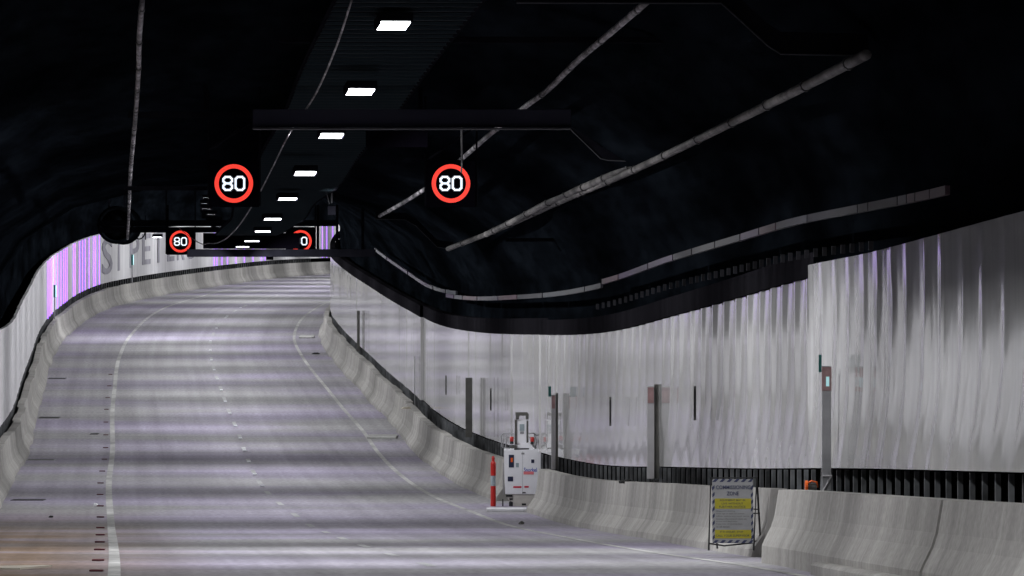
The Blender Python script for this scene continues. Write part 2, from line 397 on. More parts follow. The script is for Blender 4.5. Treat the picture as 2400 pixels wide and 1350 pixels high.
# ---------------- wall lettering
def text_mesh(txt, bold=False):
    cu = bpy.data.curves.new('lettering', 'FONT'); cu.body = txt; cu.resolution_u = 3
    if bold: cu.offset = .012
    o = bpy.data.objects.new('lettering', cu); COL.objects.link(o)
    dg = bpy.context.evaluated_depsgraph_get(); me = bpy.data.meshes.new_from_object(o.evaluated_get(dg))
    v = [x.co.copy() for x in me.vertices]; f = [tuple(p.vertices) for p in me.polygons]
    bpy.data.objects.remove(o); bpy.data.curves.remove(cu); bpy.data.meshes.remove(me)
    x0 = min(a.x for a in v); x1 = max(a.x for a in v); y0 = min(a.y for a in v); y1 = max(a.y for a in v)
    return [((a.x-x0)/(x1-x0), (a.y-y0)/(y1-y0)) for a in v], f
for ch, xa, xb, h0, h1 in [('S', 238, 262, 1.5, 3.2), ('T', 266, 288, 1.55, 3.2), ('P', 303, 325, 1.6, 3.2), ('E', 332, 351, 1.65, 3.2), ('T', 360, 380, 1.65, 3.2),
                            ('E', 391, 407, 1.65, 3.2), ('R', 414, 431, 1.65, 3.2), ('S', 438, 456, 1.65, 3.2)]:
    v, f = text_mesh(ch, True); vv = []
    for a, b in v:
        d = solve(WLx, xa+(xb-xa)*a, 215, 330); vv.append((WLx(d)+.045, d, ZR(d)+h0+(h1-h0)*b))
    o = obj('wall_letter', vv, f, M_LETTER); so = o.modifiers.new('t', 'SOLIDIFY'); so.thickness = .03
    nm = {'S': 'curved', 'T': 'tall', 'P': 'looped', 'E': 'three-armed', 'R': 'looped'}[ch]
    where = {238: 'first of the row beside the last purple strip', 266: 'second of the row, left of the cyan exit light', 303: 'just right of the cyan exit light', 332: 'fourth of the row',
             360: 'below the lone small ceiling light', 391: 'left one hidden under the small red ring sign', 414: 'right one under the small red ring sign', 438: 'last of the row, at the gantry end'}[xa]
    tag(o, 'big faded letter %s, %s' % (ch, where), 'letter', 'big grey letters on the far wall')
for px, lab in ((122, 'thin cyan exit light among the purple strips on the left wall'), (305, 'thin cyan exit light on the wall between the big grey letters')):
    d = solve(WLx, px, 180, 330); r = empty('exit_light', (WLx(d)+.1, d, ZR(d)+1.75)); tag(r, lab, 'light')
    MB().box(-.04, .05, -.02, .03, -.02, .50, b=.01).build('housing', M_TEAL, r); MB().box(.052, .07, -.03, .04, .0, .48).build('lens', M_CYAN, r)
    MB().box(-.03, .03, -.03, .03, -1.0, -.021).build('post', M_GREY, r)

# ---------------- luminaires
LUM = [(922, 62), (844, 217), (776, 320), (715, 408), (673, 468), (638, 515), (615, 544), (590, 566), (568, 579)]
lum_d = []
mb = MB(); mb.box(-.20, .20, -.75, .75, .03, .14, b=.015)
housing_me = None
lumx = pchip([(60, (922-1200)/200), (68, (844-1200)/176.), (78.4, (776-1200)/153.), (87, (715-1200)/138.), (100, (673-1200)/120.), (107, (638-1200)/112.), (120, (615-1200)/100.), (127.6, (590-1200)/94.), (141, (568-1200)/85.)])
lamps = []
def lum_at(x, y, s, spread=150, power=1.0, label=None):
    global housing_me, lens_me, lamp_cache
    p = P(x, y, s); add_lum(p.x, p.y, p.z, spread, power, label)
def add_lum(X, Y, Z, spread, power, label, hiding_hood=False):
    skirt = spread < 100; tilt = 42 if skirt else (30 if spread < 120 else 46); spread = 170 if skirt else spread
    global housing_me, lens_me
    r = empty('ceiling_luminaire', (X, Y, Z))
    tag(r, label, 'luminaire', 'white luminaires in a row along the ceiling')
    h = math.atan((CLx(Y+1)-CLx(Y-1))/2); slope = math.atan((ZR(Y+1)-ZR(Y-1))/2)
    r.rotation_euler = (slope, 0, -h)
    if housing_me is None:
        a = MB(); a.box(-.20, .20, -.53, .53, .02, .12, b=.012)
        a.box(-.19, -.175, -.5, .5, -.01, .02); a.box(.175, .19, -.5, .5, -.01, .02)
        o = a.build('housing', M_BEAM, r); housing_me = o.data
        o = MB().box(-.17, .17, -.48, .48, 0, .018).build('lens', M_LENS, r); lens_me = o.data
    else:
        for nm, me in (('housing', housing_me), ('lens', lens_me)):
            o = bpy.data.objects.new(nm, me); COL.objects.link(o); o.parent = r
    if hiding_hood: MB().box(-.19, .19, -.56, -.54, -.34, .02).build('hiding_hood', M_BEAM, r)  # added plate that keeps the lamp face out of view
    if skirt:
        for q in (-.192, .190): MB().box(q, q+.002, -.62, .62, -.106, .02).build('added_side_skirt', M_BLACK, r)  # unseen skirts added to cut light off the upper near wall
    for sg_ in (-1, 1):
        ld = bpy.data.lights.new('luminaire_light', 'AREA'); ld.shape = 'RECTANGLE'; ld.size = .014 if skirt else .12; ld.size_y = .9
        ld.energy = LAMP_W*power; ld.color = LAMP_COL; ld.spread = math.radians(spread)
        lo = bpy.data.objects.new('luminaire_light', ld); COL.objects.link(lo); lo.parent = r
        lo.location = (sg_*(.10 if skirt else .07), 0, -.04); lo.rotation_euler = (0, -sg_*math.radians(tilt), 0)
ordn = ['topmost and largest white ceiling luminaire, at the top of the picture', 'second white ceiling luminaire, just above the near dark beam', 'third white ceiling luminaire, just under the near dark beam',
        'fourth white ceiling luminaire, level with the tops of the two large 80 signs', 'fifth white ceiling luminaire, level with the bottoms of the two large 80 signs', 'sixth white ceiling luminaire, third above the far gantry trio',
        'seventh white ceiling luminaire, above the last two of the row', 'eighth white ceiling luminaire, last but one above the far beam', 'ninth white ceiling luminaire, touching the top of the far dark beam']
ss = [200, 176, 153, 138, 120, 112, 100, 94, 85]
for (x, y), s, lab, i in zip(LUM, ss, ordn, range(9)):
    lum_at(x, y, s, 105 if i < 2 else 150, .9 if i < 2 else 1, lab)
lum_at(369, 556, 57, 150, .6, 'lone small white luminaire by itself left of the small red ring sign')
for d in (0, 10, 20, 30, 40, 50): add_lum(CLx(d)-.3, d, ZR(d)+6.0, 150 if d < 15 else 70, 1, 'ceiling luminaire of the row above and behind the viewer')
for d in (151, 161, 171, 181, 191, 202, 213, 224, 236): add_lum(CLx(d)-.2, d, ZR(d)+5.75, 165, 1.25, 'unseen ceiling luminaire added to light the far walls, source hooded from view', True)  # unseen lamps added to light the far walls
for d in (249, 262, 275, 288, 301, 314, 330, 346, 362): add_lum(CLx(d)-.2, d, ZR(d)+5.75, 165, 1.7, 'unseen ceiling luminaire added to light the far walls, source hooded from view', True)
# lighting tray that carries the luminaires
traycx = lambda d: lumx(d)+.1
mb = MB(); 
pts0 = []; 
def trayZ(d): return ZR(d)+pchip_tz(d)
pchip_tz = pchip([(20, 6.35), (60, 6.45), (100, 6.35), (141, 5.85)])
for sx in (-.85, .85):
    mb.tube([(traycx(d)+sx, d, trayZ(d)) for d in frange(52, 141, 3)], .03, 4)
d = 52.
tray = empty('lighting_tray', (traycx(52), 52, trayZ(52))); tag(tray, 'dark ladder-like cable tray carrying the row of white luminaires', 'cable tray')
o = mb.build('side_rail', M_BEAM, tray); o.data.transform(Matrix.Translation(-tray.location))
mb = MB()
while d < 141:
    x = traycx(d); z = trayZ(d); mb.box(x-.85, x+.85, d-.02, d+.02, z-.02, z+.02); d += .6
o = mb.build('rung', M_RUNG, tray); o.data.transform(Matrix.Translation(-tray.location)); o['kind'] = 'stuff'
vv = []; ff = []
dd = frange(52, 141, 2)
for d in dd: vv += [(traycx(d)-.84, d, trayZ(d)+.06), (traycx(d)+.84, d, trayZ(d)+.06)]
for i in range(len(dd)-1): ff.append((2*i, 2*i+1, 2*i+3, 2*i+2))
o = obj('backing_sheet', vv, ff, M_BLACK, tray); o.data.transform(Matrix.Translation(-tray.location))
# ---------------- pipes and cables under the ceiling
def pipe(name, pts, r, label, cat, m=None, couplings=0, group=None):
    ps = [P(*p) for p in pts]
    # resample smoothly
    t = [0]
    for i in range(1, len(ps)): t.append(t[-1]+(ps[i]-ps[i-1]).length)
    fx, fy, fz = [pchip(list(zip(t, [getattr(p, c) for p in ps]))) for c in 'xyz']
    n = max(12, int(t[-1]/1.2)); cur = [Vector((fx(t[-1]*i/n), fy(t[-1]*i/n), fz(t[-1]*i/n))) for i in range(n+1)]
    root = empty(name, cur[0]); tag(root, label, cat, group)
    o = MB().tube(cur, r, 10).build('pipe_run' if cat == 'pipe' else 'cable_run', m or M_PIPE, root, smooth=True); o.data.transform(Matrix.Translation(-root.location))
    for k in range(couplings):
        u = t[-1]*(k+.35)/couplings; a = Vector((fx(u), fy(u), fz(u))); b = Vector((fx(u+.35), fy(u+.35), fz(u+.35)))
        tt = (b-a).normalized(); mb = MB().tube([a, a+tt*.14], r*1.25, 10)
        o = mb.build('coupling', M_RING, root); o.data.transform(Matrix.Translation(-root.location))
    return root
pipe('fire_main', [(2030, 128, 240), (1900, 195, 215), (1700, 295, 180), (1500, 392, 152), (1300, 478, 127), (1150, 545, 112), (1050, 583, 104)], .055,
     'long pale fire main slanting down from the stepped duct frame at top right', 'pipe', couplings=14)
pipe('fire_main', [(1500, 378, 150), (1400, 425, 140), (1300, 467, 128), (1200, 520, 119), (1140, 549, 112)], .06,
     'shorter pale pipe beside the long fire main, starting under the middle duct frame', 'pipe', couplings=8)
pipe('ceiling_pipe', [(1530, -8, 214), (1430, 78, 196), (1345, 150, 180), (1290, 205, 171), (1235, 247, 160), (1160, 305, 147), (1085, 370, 135), (1000, 440, 122), (940, 478, 114), (890, 506, 107)], .040,
     'slanting pale pipe passing behind the right-hand large 80 sign', 'pipe', M_SPOT, couplings=12)
pipe('ceiling_pipe', [(334, -10, 212), (327, 80, 200), (325, 150, 189), (320, 240, 174), (312, 330, 158), (306, 400, 140), (303, 470, 120), (301, 520, 100), (299, 560, 87)], .032,
     'nearly upright pale spotted pipe on the left side of the ceiling', 'pipe', M_SPOT, couplings=26)
pipe('ceiling_cable', [(827, -8, 214), (790, 105, 195), (745, 210, 177), (683, 305, 155), (640, 390, 134), (612, 445, 122), (580, 500, 110), (550, 540, 99), (525, 562, 92), (490, 570, 86), (455, 562, 83), (420, 535, 82)], .013,
     'thin pale cable sagging along the left of the luminaire row', 'cable', M_SPOT)
# ---------------- gantries
def place_box(mb, x0, y0, x1, y1, s, depth, k=0, b=0, back=False):
    a = P(x0, y1, s); c = P(x1, y0, s); d0 = F/s
    return mb.box(a.x, c.x, d0, d0+depth, a.z, c.z, k, b)
BITS8 = ["..######..", ".########.", "###....###", "##......##", "##......##", "###....###", ".########.", ".########.", "###....###", "##......##", "##......##", "###....###", ".########.", "..######.."]
BITS0 = ["..######..", ".########.", "###....###", "##......##", "##......##", "##......##", "##......##", "##......##", "##......##", "##......##", "##......##", "###....###", ".########.", "..######.."]
def speed_sign(cx, cy, s, label, half=.40):
    p = P(cx, cy, s); r = empty('speed_sign', p); tag(r, label, 'speed sign', 'lit 80 speed signs hung from the gantries')
    MB().box(-half, half, .0, .18, -half*.95, half*.95, b=.015).build('housing', M_HOUS, r)
    mb = MB(); n = 84
    for k in range(5):
        rr = .250+k*.0138
        for i in range(n):
            a = 2*math.pi*(i+.5*(k % 2))/n; da = math.pi/n*.86; dr = .0052
            q = [(rr-dr, a-da), (rr+dr, a-da), (rr+dr, a+da), (rr-dr, a+da)]
            mb.add([(x*math.cos(t), -.004, x*math.sin(t)) for x, t in q], [(0, 1, 2, 3)])
    mb.build('red_ring', M_RED, r)
    pt = .0175
    for off, B in ((-.185, BITS8), (.012, BITS0)):
        mb = MB()
        for j, row in enumerate(B):
            for i, c in enumerate(row):
                if c == '#':
                    x = off+i*pt; z = .1225-j*pt; w = pt*.92
                    mb.add([(x, -.004, z), (x, -.004, z-w), (x+w, -.004, z-w), (x+w, -.004, z)], [(0, 1, 2, 3)])
        mb.build('digit', M_WHITELED, r)
    for sx in (-half-.03, half+.0): MB().box(sx, sx+.03, .05, .10, -half*.9, 1.6).build('hanger', M_BEAM, r)
    return r
speed_sign(548, 430, 145, 'large red ring sign reading 80 on the left, hanging below the near beam')
speed_sign(1057, 430, 145, 'large red ring sign reading 80 on the right, hanging below the near beam')
speed_sign(423, 566, 82, 'small red ring sign reading 80 at far left in front of the lettered wall')
speed_sign(705, 565, 82, 'small far 80 sign on the right, its left half hidden by a dark box')
def local(o, root): o.data.transform(Matrix.Translation(-root.location)); return o
def rp(*a): return P(*a)
g1 = empty('sign_gantry', P(965, 276, 150)); tag(g1, 'near dark gantry with a long flat beam holding the two large 80 signs', 'gantry')
mb = MB(); place_box(mb, 592, 256, 1338, 297, 168, .25, b=.01); local(mb.build('beam', M_FACE, g1), g1)
mb = MB(); place_box(mb, 592, 299.5, 1338, 303, 168.2, .30); local(mb.build('bottom_flange', M_EDGE, g1), g1)
mb = MB(); place_box(mb, 857, 306, 1003, 345, 149, .3, b=.01); local(mb.build('equipment_box', M_HOUS, g1), g1)
mb = MB(); place_box(mb, 300, 262, 592, 276, 148, .1); local(mb.build('side_arm', M_BEAM, g1), g1); mb = MB(); place_box(mb, 290, 436, 492, 446, 144, .1); local(mb.build('side_arm', M_BEAM, g1), g1)
for x in (482, 700, 722, 985, 1225):
    mb = MB(); place_box(mb, x-5, 60, x+5, 256, 148, .1); local(mb.build('hanger', M_BEAM, g1), g1)
for a, b in (((585, 290), (490, 350)), ((1110, 300), (1005, 372)), ((500, 348), (560, 300))):
    mb = MB(); mb.tube([P(*a, 147), P(*b, 147)], .02, 6); local(mb.build('brace', M_BEAM, g1), g1)
c = MB(); c.tube([P(1082, 300, 152), P(1083, 380, 149), P(1081, 405, 149)], .016, 6); o = c.build('dangling_cable', M_RING); tag(o, 'short black cable end dangling across the ring of the right large 80 sign', 'cable')
g2 = empty('sign_gantry', P(650, 590, 84)); tag(g2, 'far dark gantry with a flat beam in front of the bending wall', 'gantry')
mb = MB(); place_box(mb, 438, 584, 880, 602, 84.3, .3, b=.01); local(mb.build('beam', M_BEAM, g2), g2)
mb = MB(); place_box(mb, 476, 546, 703, 583, 84, .25, b=.01); local(mb.build('equipment_box', M_HOUS, g2), g2)
mb = MB(); place_box(mb, 624, 602, 640, 609, 84, .2); local(mb.build('small_bracket', M_HOUS, g2), g2)
mb = MB(); place_box(mb, 232, 516, 790, 530, 81, .25); local(mb.build('truss', M_BEAM, g2), g2); mb = MB(); place_box(mb, 232, 532, 740, 545, 81, .22); local(mb.build('truss', M_BEAM, g2), g2)
for x in (392, 745, 790, 850):
    mb = MB(); place_box(mb, x-3, 480, x+3, 586, 81, .08); local(mb.build('hanger', M_BEAM, g2), g2)
# duct frames: flat soffit, slanting cheek, flat foot
def frame(pts, s, th, depth, label):
    root = empty('duct_frame', P(*pts[0], s)); tag(root, label, 'ceiling frame')
    mb = MB(); d0 = F/s; n = len(pts)
    lo = [P(x, y, s) for x, y in pts]; vs = []
    for dy in (0, depth):
        for p in lo: vs.append((p.x, d0+dy, p.z)); 
        for p in lo: vs.append((p.x, d0+dy, p.z+th))
    fs = []
    for i in range(n-1):
        fs.append((i, i+1, n+i+1, n+i)); fs.append((2*n+i, 3*n+i, 3*n+i+1, 2*n+i+1)); fs.append((i, 2*n+i, 2*n+i+1, i+1)); fs.append((n+i, n+i+1, 3*n+i+1, 3*n+i))
    fs.append((0, n, 3*n, 2*n)); fs.append((n-1, 3*n-1, 4*n-1, 2*n-1))
    mb.add(vs, fs); local(mb.build('frame_band', M_BEAM, root), root)
    e = MB(); e.tube([p+Vector((0, -.01, -.012)) for p in lo], .010, 5); local(e.build('lit_lower_edge', M_EDGE, root), root)  # lighter tube draws the faintly lit lower edge
    return root
frame([(1210, 4), (1690, 5), (1705, 18), (1800, 105), (1830, 124), (2035, 128)], 225, .22, .3, 'nearest dark stepped duct frame at the top right with a slanting cheek')
frame([(1338, 302), (1408, 370), (1425, 374), (1510, 378)], 149, .18, .3, 'middle dark stepped duct frame right of the near beam')
frame([(880, 512), (950, 514), (975, 528), (1025, 578), (1062, 583)], 103, .15, .3, 'far dark stepped duct frame where the long fire main ends')
mb = MB(); place_box(mb, 655, 86, 2120, 100, 186, .2); tag(mb.build('ceiling_beam', M_BEAM), 'thin dark beam across the top of the ceiling behind the largest luminaire', 'beam')
mb = MB(); place_box(mb, 1185, 558, 1375, 566, 120, .2); tag(mb.build('ceiling_beam', M_BEAM), 'short dark beam below the long fire main in the middle of the picture', 'beam')
# jet fans
def jet_fan(cx, cy, s, r, length, label):
    p = P(cx, cy, s); root = empty('jet_fan', p); tag(root, label, 'jet fan')
    n = 24; vs = []; fs = []
    prof = [(0, r), (.12, r*1.08), (.5, r), (length-.5, r), (length-.12, r*1.08), (length, r), (length-.05, r*.86), (.05, r*.86)]
    m = len(prof)
    for y, q in prof:
        for j in range(n): a = 2*math.pi*j/n; vs.append((q*math.cos(a), y, q*math.sin(a)))
    for i in range(m):
        for j in range(n): fs.append((i*n+j, i*n+(j+1) % n, ((i+1) % m)*n+(j+1) % n, ((i+1) % m)*n+j))
    obj('casing', vs, fs, M_BLACK, root, smooth=True)
    MB().tube([(0, .06, 0), (0, .25, 0), (0, .5, 0)], [r*.3, r*.75, r*.86], 20).build('nose_cone', M_BLACK, root)
    for q in (-.3, .25): MB().box(q, q+.05, .3, .4, r*.9, r+.9).build('bracket', M_BEAM, root)
    return root
jet_fan(272, 527, 66, .63, 3.5, 'dark jet fan bulging below the ceiling above the first big grey letter')
ring = MB(); c0 = P(326, 538, 62); 
ring.tube([c0+Vector((.24*math.cos(a), 0, .36*math.sin(a))) for a in [math.pi*2*k/24 for k in range(25)]], .028, 6); tag(ring.build('hanging_cable_loop', M_BLACK), 'round black cable loop hanging below the far truss at left', 'cable')
for px, yb, lab in ((293, 570, 'thin black hanger rod end just left of the round cable loop'), (299, 570, 'second thin black hanger rod end nearest to the round cable loop'), (341, 562, 'thin black hanger rod end right of the round cable loop')):
    m_ = MB(); m_.tube([P(px, 505, 62), P(px, yb, 62)], .02, 6); tag(m_.build('hanger_rod', M_BLACK), lab, 'rod')
# camera on a drop pole in mid ceiling
r = empty('ceiling_camera', P(778, 490, 118)); tag(r, 'small grey box on a thin drop pole hanging right of the luminaire row', 'camera')
MB().tube([(0, 0, .12), (0, 0, 1.3)], .02, 8).build('drop_pole', M_EDGE, r)
MB().box(-.08, .08, -.1, .12, -.12, .06, b=.01).build('box', M_BEAM, r)
cl = MB(); cl.tube([(-.05, 0, .1), (-.10, 0, .3), (-.16, 0, .45), (-.3, 0, .55)], .012, 6); cl.build('cable_run', M_EDGE, r)
# ---------------- cable tray along the right wall, coloured light put into its segment colours
htray = pchip([(45, 3.70), (48.5, 3.73), (64, 4.07), (91, 4.29), (105, 4.28), (146, 4.45), (167, 4.72)])
CC = {'grey': mat('tray_grey', (.011, .0105, .015), .5, noise=[((2, 2, 2), .3)]), 'pink': mat('tray_pink_lit', (.042, .017, .026), .5, noise=[((2, 2, 2), .3)]),
      'violet': mat('tray_violet_lit', (.026, .014, .036), .5, noise=[((2, 2, 2), .3)]), 'blue': mat('tray_blue_lit', (.015, .019, .026), .5, noise=[((2, 2, 2), .3)]), 'pale': mat('tray_pale', (.04, .04, .048), .5)}
def tray_run(px0, px1, segs, label, dh=0, off=.12):
    d1 = solve(WRx, px0, 40, 200); d0 = solve(WRx, px1, 40, 200)
    root = empty('cable_tray', (WRx(d0), d0, ZR(d0))); tag(root, label, 'cable tray')
    a = px0
    for w, c in segs:
        b = min(a+w, px1)
        da = solve(WRx, a+1, 40, 200); db = solve(WRx, b-1, 40, 200)
        vv = []; ff = []
        dd = frange(db, da, 1.5)
        for d in dd:
            x = WRx(d)-off; z = ZR(d)+htray(d)+dh; vv += [(x, d, z-.045), (x, d, z+.045), (x+.05, d, z+.045), (x+.05, d, z-.045)]
        for i in range(len(dd)-1):
            for j in range(4): ff.append((4*i+j, 4*i+(j+1) % 4, 4*(i+1)+(j+1) % 4, 4*(i+1)+j))
        ff.append((0, 3, 2, 1)); k = 4*(len(dd)-1); ff.append((k, k+1, k+2, k+3))
        local(obj('tinted_segment', vv, ff, CC[c], root), root)
        a = b
        if a >= px1: break
    return root
tray_run(885, 1080, [(30, 'pale'), (50, 'violet'), (60, 'violet'), (30, 'grey'), (30, 'blue')], 'far stretch of wall cable tray running down to the sag, faint lilac light painted on', .1)
tray_run(1055, 1424, [(20, 'violet'), (20, 'pale'), (35, 'pink'), (50, 'violet'), (45, 'pink'), (60, 'grey'), (100, 'blue'), (60, 'grey')], 'middle stretch of wall cable tray along the sag, grey with pink light painted on')
tray_run(1425, 2245, [(40, 'pink'), (70, 'violet'), (60, 'violet'), (45, 'grey'), (55, 'grey'), (60, 'grey'), (45, 'violet'), (40, 'pink'), (75, 'pale'), (120, 'grey'), (25, 'grey'), (70, 'grey'), (22, 'pale'), (20, 'pink'), (35, 'pink'), (40, 'pink'), (20, 'pink')],
         'near stretch of wall cable tray rising to the right with pink light painted on its end', .06)
mb = MB(); d = 55.; 
while d < 92:
    x = WRx(d)-.12; z = ZR(d)+htray(d)-.36; mb.box(x-.01, x+.04, d-.02, d+.02, z-.05, z+.05); d += .85 if d < 75 else 1.0
o = mb.build('wall_clip', CC['grey']); tag(o, 'row of small square grey clips below the near wall cable tray', 'clips', kind='stuff')

# ---------------- posts on the right wall
def wall_post(px, ytop, ybot, w, label, s, m=M_LGREY, side=None, head=None, dark=None):
    p = P(px, ybot, s); r = empty('wall_post', p); tag(r, label, 'post')
    H = (ybot-ytop)/s
    MB().box(-w/2, w/2, -.03, .05, 0, H, b=.006).build('column', m, r)
    if dark: MB().box(w/2+.002, w/2+dark, .0, .12, 0, H+.03, b=.006).build('side_box', M_DGREY, r)
    if head: MB().box(-w/2+.01, w/2-.01, -.045, -.031, H-head, H-.02).build('label_plate', M_PINK, r)
    return r
WS = lambda px: F/solve(WRx, px, 45, 205)
wall_post(840, 728, 823, .10, 'slim dark grey post on the right wall nearest the bend', WS(840)*1.01, M_DGREY)
wall_post(972, 835, 952, .025, 'thin upright seam post at the step in the far cladding', WS(972)*1.01, M_GREY)
wall_post(1099, 885, 1025, .16, 'dark grey post on the wall behind and left of the white lift', WS(1099)*1.01, M_DGREY)
r = wall_post(1297, 925, 1100, .085, 'thin pale post with a teal plate on top, right of the white lift', WS(1297)*1.01, M_LGREY, dark=.05, head=.27)
MB().box(-.10, -.045, -.03, .0, 1.42, 1.62).build('teal_plate', M_TEAL, r)
r = wall_post(1525, 905, 1122, .115, 'wide post with a black side box, left of the folding notice', WS(1525)*1.01, M_LGREY, dark=.11, head=.27)
r = wall_post(1937, 858, 1150, .105, 'tall grey post with a faded red cabinet head and teal plate, above the orange reel', 205, M_GREY)
hh = (1150-858)/205
MB().box(-.055, .055, -.05, -.032, hh-.28, hh-.01, b=.004).build('cabinet_head', M_PINK, r)
MB().box(-.008, .028, -.058, -.051, hh-.23, hh-.12).build('window', M_WINDOW, r)
MB().box(-.09, -.058, -.04, -.0, hh-.07, hh+.13).build('teal_plate', M_TEAL, r)
MB().tube([(-.04, -.05, 0), (.05, -.05, .16)], .012, 6).tube([(-.05, -.05, .17), (.06, -.05, .17)], .014, 6).build('foot_brace', M_LGREY, r)
for px, y0, y1, lab in ((1430, 930, 998, 'dark narrow slot plate between the teal-topped post and the black box post'), (1628, 905, 985, 'dark narrow upright slot plate on the wall right of the black box post'),
                        (1150, 910, 962, 'faint narrow slot plate on the wall above the bollard'), (1045, 880, 925, 'faintest narrow slot plate on the wall left of the dark grey post')):
    s = WS(px)*1.012; p = P(px, y1, s); H = (y1-y0)/s; r = empty('slot_plate', p); tag(r, lab, 'wall plate')
    MB().box(-.015, .022, -.04, .03, 0, H, b=.004).build('plate', M_DGREY, r); MB().box(-.008, .012, -.046, -.041, H*.1, H*.9).build('slot', M_BLK, r)
r = empty('wall_cabinet', P(2400, 935, 262)); tag(r, 'grey wall cabinet cut off by the right edge of the picture', 'cabinet')
MB().box(-.045, .3, -.03, .1, 0, .42, b=.008).build('body', M_GREY, r); MB().box(-.04, .29, -.036, -.031, .20, .208).build('seam', M_BLK, r)
# ---------------- mobile lift
LS = 115.0
lift = empty('mast_lift', P(1222, 1195, LS)); tag(lift, 'white mobile mast lift with red lamps, parked between the bollard and the barrier end', 'lift')
def LB(x0, y0, x1, y1, ya, yb, name, m, b=.006, parent=None):
    o = MB().box((x0-1222)/LS, (x1-1222)/LS, ya, yb, (1195-y1)/LS, (1195-y0)/LS, b=b).build(name, m, parent or lift); return o
def poly(pts, ya, yb, name, m, parent=None):
    n = len(pts); v = [((x-1222)/LS, ya, (1195-y)/LS) for x, y in pts]+[((x-1222)/LS, yb, (1195-y)/LS) for x, y in pts]
    f = [tuple(range(n)), tuple(range(2*n-1, n-1, -1))]+[(i, n+i, n+(i+1) % n, (i+1) % n) for i in range(n)]
    return obj(name, v, f, m, parent or lift)
body = poly([(1181, 1056), (1268, 1053), (1268, 1106), (1262, 1158), (1184, 1158), (1182, 1110)], 0, 1.2, 'body', M_WHITE)
poly([(1189, 1158), (1258, 1158), (1250, 1192), (1206, 1192), (1200, 1176), (1190, 1170)], .02, 1.15, 'chassis', M_CREAM)
LB(1186, 1159.5, 1201, 1164.5, -.01, .1, 'bumper', M_BLK); LB(1193, 1176, 1202, 1195, .0, .28, 'wheel', M_BLK, .02); LB(1243, 1180, 1256, 1195, .3, .55, 'wheel', M_BLK, .02)
LB(1177, 1170, 1180, 1195, .05, .1, 'side_rod', M_BLK, .002); LB(1178.3, 1085, 1180.6, 1160, .2, .26, 'side_rod', M_GREY, .002)
mast = LB(1212, 985, 1234, 1044, .3, .5, 'mast', M_WHITE)
LB(1206.5, 985, 1211.7, 1043, .28, .5, 'mast_rail', M_DGREY, .003); LB(1234.3, 987, 1238.5, 1040, .28, .5, 'mast_rail', M_DGREY, .003)
poly([(1208, 967), (1236, 967), (1239.5, 972), (1239, 984), (1233, 984), (1232, 975), (1218, 975), (1216, 984), (1209, 984)], .27, .48, 'mast_cap', M_DGREY)
LB(1218, 995, 1229, 1011, .292, .299, 'mast_decal', M_REFL, 0); LB(1219, 1012, 1228, 1018, .292, .299, 'mast_decal', M_GREY, 0)
poly([(1213, 1044), (1238, 1038), (1244, 1044), (1252, 1055), (1212, 1056), (1206, 1050)], .2, .5, 'mast_foot', M_WHITE); LB(1205, 1051, 1240, 1057, .18, .22, 'black_sill', M_BLK); LB(1198, 1044, 1212, 1052, .17, .3, 'hose_bundle', M_DGREY, .01)
mb = MB()
def rail(pts, r=.012): mb.tube([((x-1222)/LS, y, (1195-z)/LS) for x, y, z in pts], r, 6)
rail([(1175, .7, 1050), (1175, .7, 1023), (1180, .3, 1017), (1206, .25, 1017)]); rail([(1184, .25, 1052), (1188, .25, 1028), (1182, .3, 1018)]); rail([(1189, .25, 1026), (1206, .25, 1026)])
rail([(1178, .5, 1052), (1180, .5, 1030), (1176, .6, 1022)]); rail([(1182, .3, 1051), (1194, .2, 1052)])
rail([(1238, .25, 1017), (1251, .25, 1016), (1258, .4, 1022), (1264, .8, 1025), (1264, .8, 1052)]); rail([(1238, .25, 1026), (1252, .25, 1027), (1256, .3, 1050)]); rail([(1246, .25, 1040), (1256, .3, 1052)], .02); rail([(1252, .25, 1018), (1258, .3, 1035), (1256, .3, 1052)])
mb.build('guard_rail', M_GREY, lift)
LB(1260, 1030, 1264, 1036, .25, .3, 'reflector', M_WHITE, 0)
for cx, cy in ((1199.5, 1030), (1247.5, 1031)):
    o = MB().tube([((cx-1222)/LS, .15, (1195-cy-5)/LS), ((cx-1222)/LS, .15, (1195-cy+6)/LS)], .038, 12).build('warning_lamp', M_REDP, lift, smooth=True)
    MB().tube([((cx-1222)/LS, .15, (1195-cy-11)/LS), ((cx-1222)/LS, .15, (1195-cy-5)/LS)], .036, 12).build('lamp_base', M_BLK, o)
LB(1192.5, 1066, 1204.5, 1095.5, -.008, -.001, 'control_panel', M_NAVY, 0); LB(1197, 1073, 1202, 1083, -.012, -.009, 'orange_tag', M_ORANGE, 0)
LB(1190, 1117, 1202.5, 1128, -.008, -.001, 'socket_panel', M_NAVY, 0); LB(1245, 1077, 1252, 1085, -.008, -.001, 'handle_recess', M_NAVY, 0)
LB(1209, 1085, 1216, 1095, -.006, -.001, 'faint_decal', M_REFL, 0)
LB(1227, 1105, 1251, 1112, -.006, -.001, 'pink_stripe', M_PINKPR, 0); LB(1203, 1139.5, 1222, 1143.5, -.006, -.001, 'red_stripe', M_REDPR, 0); LB(1229, 1139, 1239, 1143, -.006, -.001, 'red_stripe', M_REDPR, 0)
LB(1224, 1153, 1232, 1156, -.006, -.001, 'small_latch', M_DGREY, 0); LB(1223, 1180, 1233, 1184, .012, .019, 'tie_down_hole', M_BLK, 0); LB(1194, 1168, 1202, 1172, .012, .019, 'tie_down_hole', M_BLK, 0)
LB(1222, 1061, 1229, 1065, -.006, -.001, 'top_catch', M_GREY, 0); LB(1224.6, 1058, 1225.2, 1158, -.003, -.0005, 'panel_seam', M_GREY, 0)
